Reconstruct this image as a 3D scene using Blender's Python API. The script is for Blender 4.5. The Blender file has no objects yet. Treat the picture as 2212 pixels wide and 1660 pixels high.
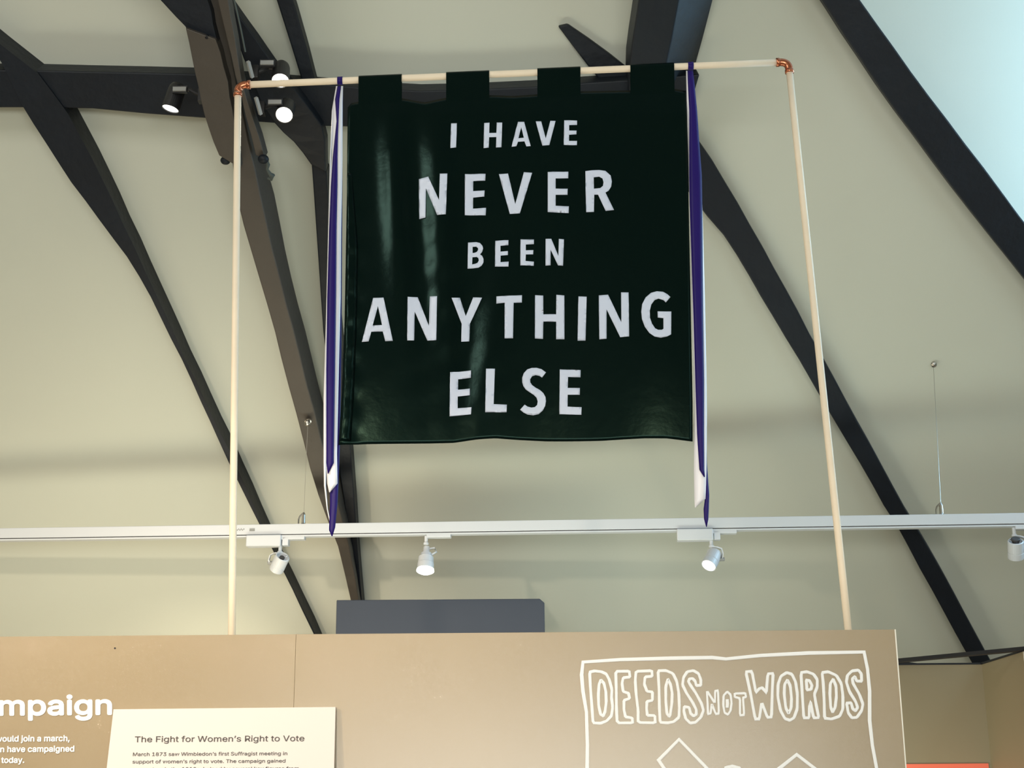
import bpy, bmesh, math, random
from mathutils import Vector, Matrix
from mathutils.geometry import delaunay_2d_cdt
random.seed(7)
SC = bpy.context.scene
COL = SC.collection
# ------------------------------------------------------------------ camera
F, CX, CY = 3320.0, 1106.0, 830.0
PITCH, ROLL = math.radians(16.5), 0.008
CAMP = Vector((0, 0, 1.6))
cd = bpy.data.cameras.new('camera'); cam = bpy.data.objects.new('camera', cd); COL.objects.link(cam)
cd.sensor_width = 36; cd.lens = F / 2212 * 36; cd.clip_start = .05; cd.clip_end = 100
RM = Matrix.Rotation(math.pi / 2 + PITCH, 3, 'X') @ Matrix.Rotation(-ROLL, 3, 'Z')
cam.matrix_world = Matrix.Translation(CAMP) @ RM.to_4x4()
SC.camera = cam
# ------------------------------------------------------------------ view, world
SC.view_settings.view_transform = 'Standard'; SC.view_settings.look = 'None'
SC.view_settings.gamma = 1; SC.view_settings.use_curve_mapping = False
SC.view_settings.exposure = 0.0
SC.cycles.use_denoising = True
SC.cycles.max_bounces = 8; SC.cycles.diffuse_bounces = 5
W = bpy.data.worlds.new('world'); SC.world = W; W.use_nodes = True
wn = W.node_tree.nodes; bg = wn['Background']
bg.inputs[0].default_value = (.62, .78, 1, 1); bg.inputs[1].default_value = 1.0

def light(name, kind, loc, target, energy, color, **kw):
    d = bpy.data.lights.new(name, kind); d.energy = energy; d.color = color
    for k, v in kw.items(): setattr(d, k, v)
    o = bpy.data.objects.new(name, d); COL.objects.link(o); o.location = loc
    o.rotation_euler = (Vector(target) - Vector(loc)).to_track_quat('-Z', 'Y').to_euler()
    return o
WARM, COOL = (1, .82, .60), (.70, .86, 1)
# daylight through the rear window behind the camera, and the dormer window on the right
light('rear_window', 'AREA', (.2, -2.4, 1.8), (0, 6.2, 3.8), 238, (.98, 1, .94), shape='RECTANGLE', size=4.2, size_y=1.2)
light('left_glint_fill', 'AREA', (-3.5, 1.0, 5.5), (-.3, 5, 3.8), 70, (1, .97, .93), shape='RECTANGLE', size=1.2, size_y=1.2)  # added unseen source, placed so the banner folds catch glints
light('dormer_daylight', 'AREA', (3.62, 7.1, 5.0), (1.2, 6.4, 4.4), 7, (.48, .74, 1), shape='RECTANGLE', size=1.7, size_y=1.5)
rk = light('dormer_raking', 'AREA', (3.9, 6.15, 4.46), (0, 6.15, 4.46), 100, (.40, .73, 1), shape='RECTANGLE', size=2.6, size_y=.5)
rk.matrix_world = Matrix.Translation((3.9, 6.15, 4.46)) @ Matrix(((0, 0, 1), (.643, -.766, 0), (-.766, -.643, 0))).to_4x4()
light('gable_daylight', 'AREA', (4.25, 2.6, 3.6), (0, 5.6, 3.4), 45, (.6, .84, 1), shape='RECTANGLE', size=2.2, size_y=2.2)
# warm lamps of the hall in front of the exhibition panel
light('hall_lamp', 'SPOT', (-2.9, 2.6, 3.3), (-2.1, 5, 2.0), 310, WARM, spot_size=1.5, spot_blend=.9, shadow_soft_size=.05)
light('hall_lamp', 'SPOT', (-1.0, 2.6, 3.3), (-.7, 5, 2.0), 135, WARM, spot_size=.95, spot_blend=.9, shadow_soft_size=.05)
light('hall_lamp', 'SPOT', (.78, 2.6, 3.3), (.55, 5, 2.0), 60, WARM, spot_size=.95, spot_blend=.9, shadow_soft_size=.05)
light('panel_back_fill', 'AREA', (-1.5, 5.9, 1.2), (-.9, 7.6, 2.7), 38, (1, .85, .60), shape='RECTANGLE', size=2.6, size_y=.4)  # added unseen fill behind the panel, warms the lower left slope
light('panel_back_fill', 'AREA', (.5, 5.8, 1.2), (.3, 7.5, 2.9), 26, (.86, 1, .90), shape='RECTANGLE', size=2.4, size_y=.4)  # added unseen cool fill behind the panel, like daylight bounced off the floor

# ------------------------------------------------------------------ pixel -> place
def ray(px, py):
    return (RM @ Vector(((px - CX) / F, -(py - CY) / F, -1)))
def at(px, py, Y):
    d = ray(px, py); return CAMP + d * ((Y - CAMP.y) / d.y)
SL, SC0 = 1.19, 11.9                      # roof slope: z = SC0 - SL*y
NRM = Vector((0, -SL, -1)).normalized()   # into the room
def on_slope(px, py, off=0.0):
    d = ray(px, py); p0 = Vector((0, 0, SC0)) + NRM * off
    t = (p0 - CAMP).dot(NRM) / d.dot(NRM); return CAMP + d * t
def scale_at(p):                          # metres per pixel at place p
    return ((p - CAMP).dot(RM @ Vector((0, 0, -1)))) / F

# ------------------------------------------------------------------ materials
def mat(name, col, rough=.5, metal=0, spec=.5, noise=0, nscale=8, bump=0, bscale=60, emis=None, estr=0, sheen=0, trans=0, coat=0):
    m = bpy.data.materials.new(name); m.use_nodes = True
    nt = m.node_tree; b = nt.nodes['Principled BSDF']
    b.inputs['Base Color'].default_value = (*col, 1); b.inputs['Roughness'].default_value = rough
    b.inputs['Metallic'].default_value = metal; b.inputs['Specular IOR Level'].default_value = spec
    b.inputs['Transmission Weight'].default_value = trans; b.inputs['Coat Weight'].default_value = coat
    if sheen: b.inputs['Sheen Weight'].default_value = sheen
    tc = nt.nodes.new('ShaderNodeTexCoord')
    if noise:
        n = nt.nodes.new('ShaderNodeTexNoise'); n.inputs['Scale'].default_value = nscale; n.inputs['Detail'].default_value = 6
        r = nt.nodes.new('ShaderNodeMapRange'); r.inputs[3].default_value = 1 - noise; r.inputs[4].default_value = 1 + noise
        mx = nt.nodes.new('ShaderNodeVectorMath'); mx.operation = 'SCALE'; mx.inputs[0].default_value = col
        nt.links.new(tc.outputs['Object'], n.inputs['Vector']); nt.links.new(n.outputs[0], r.inputs[0])
        nt.links.new(r.outputs[0], mx.inputs['Scale']); nt.links.new(mx.outputs[0], b.inputs['Base Color'])
    if bump:
        n = nt.nodes.new('ShaderNodeTexNoise'); n.inputs['Scale'].default_value = bscale; n.inputs['Detail'].default_value = 3
        bp = nt.nodes.new('ShaderNodeBump'); bp.inputs['Strength'].default_value = bump; bp.inputs['Distance'].default_value = .01
        nt.links.new(tc.outputs['Object'], n.inputs['Vector']); nt.links.new(n.outputs[0], bp.inputs['Height'])
        nt.links.new(bp.outputs[0], b.inputs['Normal'])
    if emis:
        b.inputs['Emission Color'].default_value = (*emis, 1); b.inputs['Emission Strength'].default_value = estr
    return m
M = {}
M['plaster'] = mat('plaster', (.54, .56, .49), .9, noise=.04, nscale=1.5, bump=.02, bscale=90)
M['wall'] = mat('wall_paint', (.60, .565, .45), .9, noise=.05, nscale=1.5)
M['floor'] = mat('floor_boards', (.30, .19, .11), .5, noise=.2, nscale=3)
M['timber'] = mat('dark_timber', (.0040, .0075, .0135), .55, spec=.35, noise=.35, nscale=7, bump=.25, bscale=24)
M['board'] = mat('board_warm_lit', (.058, .050, .042), .55, noise=.2, nscale=7, bump=.15, bscale=40)  # brown of the boards; on the principal rafter it holds painted warm light
M['panel'] = mat('panel_paint', (.325, .258, .166), .26, noise=.04, nscale=3, bump=.015, bscale=330)
_nt = M['panel'].node_tree; _b = _nt.nodes['Principled BSDF']
_n = _nt.nodes.new('ShaderNodeTexNoise'); _n.inputs['Scale'].default_value = 420; _n.inputs['Detail'].default_value = 1
_v = _nt.nodes.new('ShaderNodeBump'); _v.inputs['Strength'].default_value = .26; _v.inputs['Distance'].default_value = .004
_t = _nt.nodes.new('ShaderNodeTexCoord'); _nt.links.new(_t.outputs['Object'], _n.inputs['Vector']); _nt.links.new(_n.outputs[0], _v.inputs['Height'])
_nt.links.new(_v.outputs[0], _b.inputs['Coat Normal']); _b.inputs['Coat Weight'].default_value = .30; _b.inputs['Coat Roughness'].default_value = .07
M['panel_side'] = mat('alcove_paint', (.20, .158, .092), .55, noise=.06, nscale=3)
M['edge'] = mat('pale_edge', (.8, .78, .7), .5)
M['ink'] = mat('white_paint', (.84, .86, .88), .55)
M['orange'] = mat('orange_vinyl', (.70, .13, .07), .4)
M['navy'] = mat('slate_paint', (.026, .035, .056), .65, noise=.05)
M['black'] = mat('black_steel', (.006, .0065, .009), .55, spec=.3)
M['lampblack'] = mat('black_lamp', (.008, .008, .01), .45)
M['lampwhite'] = mat('white_lamp', (.60, .63, .68), .35)
M['slot'] = mat('slot_dark', (.06, .055, .055), .6)
M['lens'] = mat('lit_lens', (1, 1, 1), .3, emis=(1, .95, .82), estr=9)
M['lensdim'] = mat('dim_lens', (1, 1, 1), .3, emis=(1, .98, .92), estr=2.5)
M['steel'] = mat('steel', (.45, .43, .40), .3, metal=1)
M['copper'] = mat('copper', (.55, .20, .11), .28, metal=1)
M['dowel'] = mat('pale_wood', (.84, .72, .56), .55, noise=.07, nscale=14)
M['cloth'] = mat('green_satin', (.0006, .0035, .0036), .26, spec=.18, bump=.10, bscale=22)
M['cloth'].node_tree.nodes['Principled BSDF'].inputs['Specular Tint'].default_value = (.42, .8, .66, 1)
M['patch'] = mat('white_satin', (.62, .68, .83), .38, bump=.25, bscale=26)
M['purple'] = mat('purple_ribbon', (.014, .004, .12), .45, spec=.22)
M['white_rib'] = mat('white_ribbon', (.80, .80, .86), .35)
M['sign'] = mat('sign_board', (.66, .615, .60), .5)
M['print'] = mat('dark_print', (.06, .055, .055), .6)
M['label'] = mat('label_grey', (.27, .275, .27), .5)
M['glass'] = mat('window_glass', (.9, .95, 1), .05, trans=1)
M['rope'] = mat('grey_cord', (.06, .075, .07), .8)

# ------------------------------------------------------------------ builders
def tag(o, label=None, cat=None, group=None, kind=None):
    for k, v in (('label', label), ('category', cat), ('group', group), ('kind', kind)):
        if v: o[k] = v
    return o
def empty(name, loc, label, cat, group=None, kind=None):
    o = bpy.data.objects.new(name, None); COL.objects.link(o); o.location = loc; o.empty_display_size = .1
    bpy.context.view_layer.update()
    return tag(o, label, cat, group, kind)
def link(name, bm, m, parent=None, smooth=False, bevel=0):
    """bmesh in world coordinates -> object with its origin at its own base"""
    me = bpy.data.meshes.new(name)
    bmesh.ops.recalc_face_normals(bm, faces=bm.faces)
    base = parent.matrix_world.translation.copy() if parent else None
    if base is None:
        xs = [v.co.x for v in bm.verts]; ys = [v.co.y for v in bm.verts]; zs = [v.co.z for v in bm.verts]
        base = Vector(((min(xs) + max(xs)) / 2, (min(ys) + max(ys)) / 2, min(zs)))
    bmesh.ops.translate(bm, verts=bm.verts, vec=-base)
    bm.to_mesh(me); bm.free()
    for mm in (m if isinstance(m, (list, tuple)) else [m]): me.materials.append(mm)
    o = bpy.data.objects.new(name, me); COL.objects.link(o)
    if parent: o.parent = parent
    else: o.location = base
    if smooth:
        for p in me.polygons: p.use_smooth = True
    if bevel:
        b = o.modifiers.new('bevel', 'BEVEL'); b.width = bevel; b.segments = 2; b.limit_method = 'ANGLE'; b.angle_limit = math.radians(40)
    bpy.context.view_layer.update()
    return o
def loft(bm, rings, close_ends=True):
    vs = [[bm.verts.new(p) for p in r] for r in rings]
    n = len(rings[0])
    for a, b in zip(vs, vs[1:]):
        for i in range(n): bm.faces.new((a[i], a[(i + 1) % n], b[(i + 1) % n], b[i]))
    if close_ends:
        bm.faces.new(vs[0][::-1]); bm.faces.new(vs[-1])
    return vs
def box(bm, lo, hi, mtx=None):
    r = bmesh.ops.create_cube(bm, size=1)['verts']
    lo, hi = Vector(lo), Vector(hi)
    for v in r:
        v.co = Vector([(lo[i] + hi[i]) / 2 + v.co[i] * (hi[i] - lo[i]) for i in range(3)])
        if mtx: v.co = mtx @ v.co
def frame_of(d, up=Vector((0, 0, 1))):
    d = d.normalized(); x = d.cross(up)
    if x.length < 1e-3: x = d.cross(Vector((0, 1, 0)))
    x.normalize(); return x, x.cross(d).normalized()
def tube(bm, pts, r, seg=10, radii=None):
    rings = []
    for i, p in enumerate(pts):
        d = (pts[min(i + 1, len(pts) - 1)] - pts[max(i - 1, 0)])
        x, y = frame_of(d); rr = radii[i] if radii else r
        rings.append([p + (x * math.cos(2 * math.pi * k / seg) + y * math.sin(2 * math.pi * k / seg)) * rr for k in range(seg)])
    loft(bm, rings)
def lathe(bm, base, axis, prof, seg=28):
    """prof: (distance along axis, radius)"""
    axis = axis.normalized(); x, y = frame_of(axis)
    rings = [[base + axis * t + (x * math.cos(2 * math.pi * k / seg) + y * math.sin(2 * math.pi * k / seg)) * max(r, .0004) for k in range(seg)] for t, r in prof]
    loft(bm, rings)
def resample(ch, n):
    """polyline of pixels resampled at n even steps of its y (or length)"""
    L = [0]
    for a, b in zip(ch, ch[1:]): L.append(L[-1] + math.hypot(b[0] - a[0], b[1] - a[1]))
    out = []
    for i in range(n):
        s = L[-1] * i / (n - 1); k = 0
        while k < len(L) - 2 and L[k + 1] < s: k += 1
        t = (s - L[k]) / max(L[k + 1] - L[k], 1e-9)
        out.append((ch[k][0] + (ch[k + 1][0] - ch[k][0]) * t, ch[k][1] + (ch[k + 1][1] - ch[k][1]) * t))
    return out
def timber_bm(Lc, Rc, off, depth, n=14, mid=None, jitter=.002):
    """beam lying over the roof slope: left arris Lc and right arris Rc, front face lifted off..off2, body depth behind it.
    mid: share of the width taken by the front face, the rest is the right side face going back to the slope side."""
    L, R = resample(Lc, n), resample(Rc, n)
    o0, o1 = off if isinstance(off, tuple) else (off, off)
    bm = bmesh.new(); rings = []
    for i, (a, b) in enumerate(zip(L, R)):
        o = o0 + (o1 - o0) * i / (n - 1)
        j = lambda: Vector((random.uniform(-1, 1) * jitter, 0, random.uniform(-1, 1) * jitter))
        fl = on_slope(*a, o) + j()
        if mid is None:
            br = on_slope(*b, o - depth) + j(); fr = br + NRM * depth
        else:
            m = (a[0] + (b[0] - a[0]) * mid, a[1] + (b[1] - a[1]) * mid)
            fr = on_slope(*m, o) + j(); br = on_slope(*b, o - depth) + j()
        bl = fl - NRM * depth
        rings.append([fl, fr, br, bl])
    loft(bm, rings); return bm

# ------------------------------------------------------------------ setting
XL, XR = -5.0, 4.3
YR, ZR = 2.5, SC0 - SL * 2.5
YW = (SC0 - 1.0) / SL
YB = 2 * YR - YW
def poly(name, pts, m, thick, direction, label=None):
    bm = bmesh.new(); d = Vector(direction) * thick
    a = [Vector(p) for p in pts]; loft(bm, [a, [p + d for p in a]])
    return tag(link(name, bm, m), kind='structure')
poly('floor', [(XL, YB, 0), (XR, YB, 0), (XR, YW, 0), (XL, YW, 0)], M['floor'], .1, (0, 0, -1))
poly('wall_back', [(XL, YW, 0), (XR, YW, 0), (XR, YW, 1), (XL, YW, 1)], M['wall'], .2, (0, 1, 0))
poly('wall_rear', [(XL, YB, 0), (XR, YB, 0), (XR, YB, 1), (XL, YB, 1)], M['wall'], .2, (0, -1, 0))
poly('wall_left', [(XL, YB, 0), (XL, YW, 0), (XL, YW, 1), (XL, YR, ZR), (XL, YB, 1)], M['wall'], .2, (-1, 0, 0))
poly('wall_right', [(XR, YB, 0), (XR, YW, 0), (XR, YW, 1), (XR, YR, ZR), (XR, YB, 1)], M['wall'], .2, (1, 0, 0))
# the far roof slope stops at the raking edge of the dormer (under the right-hand rafter)
def slope_pt(X, Y): return Vector((X, Y, SC0 - SL * Y))
e0, e1 = on_slope(1811, 0), on_slope(2212, 545)
ed = (e1 - e0).normalized()
def edge_at_y(Y): return e0 + ed * ((Y - e0.y) / ed.y)
top = edge_at_y(YR + .6); bot = edge_at_y(8.2)
bm = bmesh.new()
S = [slope_pt(XL, YR), slope_pt(top.x, YR), top, bot, slope_pt(bot.x, YW), slope_pt(XL, YW)]
loft(bm, [S, [p - NRM * .15 for p in S]])
tag(link('ceiling', bm, M['plaster']), kind='structure')
# dormer cheek: hinged on that edge and turned towards the dormer window
out = Vector((1, 0, 0)) - ed * ed.x; out.normalize()
q = Matrix.Rotation(0.0, 3, ed)
out2 = (out * math.cos(.42) - NRM * math.sin(.42)).normalized()
D = [top, bot, bot + out2 * 3.4, top + out2 * 3.4]
bm = bmesh.new(); nn = ed.cross(out2)
if nn.dot(NRM) > 0: nn = -nn
loft(bm, [D, [p + nn * .12 for p in D]])
tag(link('ceiling_dormer', bm, M['plaster']), kind='structure')
poly('ceiling_rear', [(XL, YR, ZR), (XR, YR, ZR), (XR, YB, 1), (XL, YB, 1)], M['wall'], .15, (0, -SL / 1.554, 1 / 1.554))

# ------------------------------------------------------------------ timbers
def timber(name, label, cat, bm, group='dark roof timbers'):
    o = link(name, bm, M['timber'], bevel=.006); return tag(o, label, cat, group, 'thing')
A_L = [(-300, -120), (-60, 40), (0, 128), (50, 232), (145, 381), (277, 560), (320, 628), (420, 835), (510, 1035), (565, 1140), (617, 1243), (675, 1365), (742, 1500)]
A_R = [(-300, -190), (-60, 5), (0, 50), (112, 140), (180, 233), (236, 344), (337, 560), (420, 745), (505, 925), (602, 1140), (647, 1232), (709, 1365), (775, 1500)]
timber('curved_rafter', 'long dark curved rafter at the far left, running down behind the left pole', 'beam', timber_bm(A_L, A_R, (.16, .10), .2, 40))
H_L = [(1205, 58), (1300, 180), (1400, 300), (1518, 456), (1574, 522), (1762, 840), (1886, 1050), (1919, 1110), (1938, 1138), (2090, 1417), (2140, 1505)]
H_R = [(1224, 38), (1290, 85), (1362, 142), (1450, 222), (1512, 299), (1605, 456), (1640, 519), (1930, 1050), (1963, 1109), (1984, 1138), (2134, 1417), (2180, 1500)]
timber('wind_brace', 'dark pointed curved brace passing behind the banner down to the lower right', 'beam', timber_bm(H_L, H_R, (.03, .12), .16, 34))
I_L = [(1503, -430), (1730, -70), (1774, 0), (1900, 190), (2060, 408), (2212, 600), (2290, 700), (2650, 1161)]
I_R = [(1548, -430), (1798, -75), (1851, 0), (1960, 155), (2090, 325), (2212, 487), (2290, 585), (2650, 1037)]
timber('raking_rafter', 'straight dark rafter across the top right corner beside the bluish bright ceiling', 'beam', timber_bm(I_L, I_R, .13, .17, 30))
F_B = [(-500, 226), (-60, 232), (50, 232), (180, 234), (440, 256), (720, 276), (1100, 276), (1482, 262)]
F_T = [(-500, 124), (-60, 130), (115, 132), (440, 140), (690, 160), (870, 176), (1060, 172), (1360, 152), (1500, 140)]
timber('purlin', 'horizontal dark timber crossing behind the banner top, black spotlights before it', 'beam', timber_bm(F_B, F_T, .13, .19, 18))
E_L = [(478, -400), (573, -80), (597, 0), (631, 105), (650, 172)]
E_R = [(520, -400), (618, -80), (644, 0), (668, 88), (691, 172)]
timber('short_rafter', 'short dark upright timber between the crossing beam and the top edge', 'beam', timber_bm(E_L, E_R, .08, .12, 8))
G_L = [(1404, -400), (1384, -70), (1380, -10), (1370, 60), (1360, 140), (1358, 260)]
G_R = [(1650, -400), (1560, -70), (1542, -10), (1521, 75), (1500, 148), (1478, 260)]
timber('collar_beam', 'broad dark beam coming down from the top edge to the right banner loop', 'beam', timber_bm(G_L, G_R, (.68, .16), .24, 16, mid=.55))
# truss: principal, strut and post, boards and spotlight channels fixed on it
tr = empty('roof_truss', on_slope(772, 1290, .1), 'big dark roof truss left of the banner carrying the three black spotlights', 'beam', 'dark roof timbers', 'thing')
P_L = [(350, -400), (430, -60), (446, 0), (470, 120), (490, 260), (515, 450), (575, 650), (638, 890), (680, 1050), (712, 1140), (730, 1180), (757, 1300)]
P_R = [(404, -400), (484, -60), (502, 20), (524, 160), (556, 290), (587, 391), (621, 560), (686, 820), (735, 1010), (762, 1130), (772, 1190), (788, 1300)]
link('principal_rafter', timber_bm(P_L, P_R, (.535, .15), .16, 30, mid=.62), M['board'], tr, bevel=.005)  # warm lamp light is put into this lighter brown
K_L = [(-20, -400), (290, -60), (345, 0), (400, 57), (415, 85)]
K_R = [(200, -400), (430, -75), (466, 0), (476, 60), (486, 95)]
link('arch_brace', timber_bm(K_L, K_R, (.55, .485), .12, 22), M['timber'], tr, bevel=.005)
C_L = [(486, 10), (520, 110), (560, 215), (594, 270), (641, 314), (671, 357)]
C_R = [(500, -10), (548, 57), (600, 131), (671, 216), (709, 270), (709, 358)]
link('strut', timber_bm(C_L, C_R, (.30, .17), .10, 14), M['timber'], tr, bevel=.005)
D_L = [(672, 352), (688, 560), (702, 760), (722, 930), (742, 1080), (757, 1200), (768, 1300)]
D_R = [(712, 352), (727, 560), (748, 760), (764, 945), (775, 1100), (781, 1190), (790, 1300)]
link('post', timber_bm(D_L, D_R, (.12, .10), .14, 14), M['timber'], tr, bevel=.005)
B1_L = [(401, 60), (415, 130), (440, 245), (473, 337)]
B1_R = [(474, 75), (482, 100), (499, 162), (521, 303), (527, 352)]
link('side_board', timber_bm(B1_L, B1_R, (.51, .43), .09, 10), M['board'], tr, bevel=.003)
B2_L = [(366, -400), (456, -60), (472, 0), (506, 152), (553, 336)]
B2_R = [(402, -400), (490, -60), (503, 0), (533, 180), (580, 330)]
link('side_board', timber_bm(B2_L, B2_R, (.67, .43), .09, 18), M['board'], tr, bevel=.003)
def blob(cx, cy, off, rx, ry, m, name, parent):
    p = on_slope(cx, cy, off); s = scale_at(p); bm = bmesh.new()
    bmesh.ops.create_uvsphere(bm, u_segments=14, v_segments=9, radius=1)
    for v in bm.verts: v.co = p + Vector((v.co.x * rx * s, v.co.y * rx * s, v.co.z * ry * s))
    return link(name, bm, m, parent, smooth=True)
blob(487, 347, .40, 11, 9, M['timber'], 'end_knob', tr)
blob(569, 344, .44, 12, 10, M['timber'], 'end_knob', tr)
bm = bmesh.new()
tube(bm, [on_slope(x, y, .57 - (y / 400) * .12) for x, y in ((502, -40), (506, 0), (513, 30), (521, 66), (530, 112))], .0035, 6)
link('cable', bm, M['rope'], tr)
bm = bmesh.new()
tube(bm, [on_slope(x, y, o) for x, y, o in ((575, 344, .44), (579, 356, .44), (577, 366, .43), (583, 376, .43), (588, 379, .42), (585, 387, .42), (578, 384, .42))], .008, 8, radii=[.006, .009, .006, .008, .012, .010, .006])
tag(link('cord', bm, M['rope'], smooth=True), 'short grey-green cord dangling from the right board of the truss', 'cord')
bm = bmesh.new()
lathe(bm, on_slope(447, 80, .505), NRM, [(-.01, .008), (.004, .008), (.005, .004)], 10)
link('peg', bm, M['black'], tr)

# ------------------------------------------------------------------ main exhibition panel
YP, TH = 5.0, .045
def pface(pts, Yf, Yb):
    bm = bmesh.new(); a = [at(x, y, Yf) for x, y in pts]; loft(bm, [a, [Vector((p.x, Yb, p.z)) for p in a]]); return bm
tl, trr = at(-700, 1379, YP), at(1932, 1363, YP)
zt = at(1000, 1368, YP).z
pan = empty('exhibition_panel', (0, YP, 0), 'wide beige painted panel across the bottom with white lettering and line drawing', 'exhibition panel')
xr0 = at(1944, 1510, YP).x
seam = at(637, 1450, YP).x
bm = bmesh.new()
for xa, xb in ((-3.2, seam - .0003), (seam + .0003, xr0)):
    box(bm, (xa, YP, .0), (xb, YP + TH, zt))
link('board', bm, M['panel'], pan, bevel=.0006)
bm = bmesh.new(); box(bm, (xr0 - .0005, YP - .002, 0), (xr0 + .0035, YP + TH, zt))
link('edge_strip', bm, M['edge'], pan)

def text_mesh(body, bold=0.0):
    c = bpy.data.curves.new('txt', 'FONT'); c.body = body; c.size = 1; c.resolution_u = 4
    if FONT: c.font = FONT
    o = bpy.data.objects.new('txt', c); COL.objects.link(o)
    dg = bpy.context.evaluated_depsgraph_get(); me = bpy.data.meshes.new_from_object(o.evaluated_get(dg))
    bpy.data.objects.remove(o); bpy.data.curves.remove(c)
    V = [v.co.to_2d() for v in me.vertices]; Fs = [tuple(p.vertices) for p in me.polygons]
    bpy.data.meshes.remove(me); return V, Fs
FONT = None
try:
    import os
    fp = os.path.join(bpy.utils.system_resource('DATAFILES', path='fonts'), 'Inter.woff2')
    if os.path.exists(fp): FONT = bpy.data.fonts.load(fp)
except Exception:
    FONT = None
def print_text(bm, body, x0, x1, base, size, place, bold=0.0, slant=0.0, slope=0.0):
    """set one line so that it spans x0..x1 (x0 None: keep proportion, end at x1); base = baseline row, size = cap height in pixels"""
    V, Fs = text_mesh(body, bold)
    a, b = min(v.x for v in V), max(v.x for v in V)
    cap = .727
    sy = size / cap
    sx = (x1 - x0) / (b - a) if x0 is not None else sy
    if x0 is None: x0 = x1 - (b - a) * sx
    ring = [(0, 0)] + ([(math.cos(k * math.pi / 4), math.sin(k * math.pi / 4)) for k in range(8)] if bold else [])
    for q, (ex, ey) in enumerate(ring):  # a heavier weight: the same outline laid again round a small circle
        vs = []
        for v in V:
            px = x0 + (v.x - a) * sx + v.y * sy * slant; py = base - v.y * sy + slope * (px - x0)
            vs.append(bm.verts.new(place(px + ex * bold * sy, py + ey * bold * sy) + Vector((0, -.00005 * q, 0))))
        for f in Fs:
            try: bm.faces.new([vs[i] for i in f])
            except ValueError: pass
def thicken(o, t):
    s = o.modifiers.new('thickness', 'SOLIDIFY'); s.thickness = t; s.offset = 0; return o
onp = lambda d: (lambda px, py: at(px, py, YP - d))
bm = bmesh.new(); print_text(bm, 'campaign', -84, 240, 1546, 57, onp(.0016), .028, 0, -.008)
thicken(link('heading_lettering', bm, M['ink'], pan), .001)
bm = bmesh.new()
print_text(bm, 'would join a march,', -9, 150, 1603, 17.5, onp(.0016), .026, .03, -.008)
print_text(bm, 'women have campaigned', -50, 160, 1626, 17.5, onp(.0016), .026, .03, -.008)
print_text(bm, 'today.', 3, 52, 1649, 17.5, onp(.0016), .026, .03, -.008)
thicken(link('body_lettering', bm, M['ink'], pan), .001)
# line drawing: strokes as flat mitred bands of white paint
def smooth_line(pts, closed, it=2):
    for _ in range(it):
        out = []
        n = len(pts)
        for i in range(n if closed else n - 1):
            a, b = Vector(pts[i]), Vector(pts[(i + 1) % n])
            out += [a * .88 + b * .12, a * .12 + b * .88]
        if not closed: out = [Vector(pts[0])] + out + [Vector(pts[-1])]
        pts = out
    return [Vector(p) for p in pts]
def stroke(bm, pts, w, closed, place, it=2):
    p = smooth_line([Vector(a) for a in pts], closed, it); n = len(p); rings = []
    for i in range(n):
        a = p[i - 1] if (i or closed) else p[0]; b = p[(i + 1) % n] if (i < n - 1 or closed) else p[-1]
        d0 = (p[i] - a); d1 = (b - p[i])
        d0 = d0.normalized() if d0.length > 1e-6 else d1.normalized(); d1 = d1.normalized() if d1.length > 1e-6 else d0
        t = (d0 + d1); t = t.normalized() if t.length > 1e-4 else d1
        nrm = Vector((-t.y, t.x)); k = max(nrm.dot(Vector((-d1.y, d1.x))), .85)
        ww = w / 2 / k * (1 + .07 * math.sin(i * 1.7))
        rings.append([bm.verts.new(place(*(p[i] + nrm * ww * e)) + Vector((0, h, 0))) for e, h in ((-1, 0), (-.65, -.0007), (.65, -.0007), (1, 0), (.65, .0009), (-.65, .0009))])
    for i in range(n if closed else n - 1):
        A, B = rings[i], rings[(i + 1) % n]
        for q in range(6): bm.faces.new((A[q], A[(q + 1) % 6], B[(q + 1) % 6], B[q]))
    if not closed: bm.faces.new(rings[0][::-1]); bm.faces.new(rings[-1])
def T(pts, ox, oy, s): return [(ox + x * s, oy + y * s) for x, y in pts]
r1 = (1260, 1430, .16275); r2 = (1500, 1430, .17631); r3 = (1240, 1390, .29837)
DEEDS = [[(85,140),(150,125),(240,135),(305,165),(345,240),(380,370),(375,480),(390,600),(375,720),(310,790),(230,820),(130,815),(115,600),(95,350)],
 [(235,245),(275,290),(300,400),(305,540),(290,660),(265,725),(230,700),(205,590),(200,440),(210,300)],
 [(430,130),(610,128),(620,205),(530,215),(515,290),(530,400),(600,420),(615,490),(540,515),(540,640),(560,735),(650,750),(655,815),(450,815),(440,600),(438,350)],
 [(700,130),(910,122),(915,195),(820,205),(810,300),(845,395),(918,405),(918,515),(845,530),(840,620),(850,715),(950,718),(955,815),(728,810),(728,650),(700,420),(690,250)],
 [(992,122),(1100,120),(1190,160),(1240,260),(1268,420),(1275,600),(1270,740),(1200,800),(1120,815),(1020,808),(1010,600),(1005,350)],
 [(1125,230),(1160,310),(1180,420),(1175,560),(1155,700),(1140,730),(1110,690),(1095,520),(1095,330)],
 [(1560,315),(1560,240),(1530,160),(1460,120),(1380,135),(1330,210),(1318,310),(1370,420),(1450,540),(1500,640),(1500,700),(1465,725),(1425,690),(1405,610),(1340,600),(1335,660),(1360,760),(1420,818),(1490,808),(1560,740),(1595,650),(1570,560),(1500,430),(1420,310),(1395,265),(1410,230),(1450,225),(1485,260),(1500,318)]]
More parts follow.
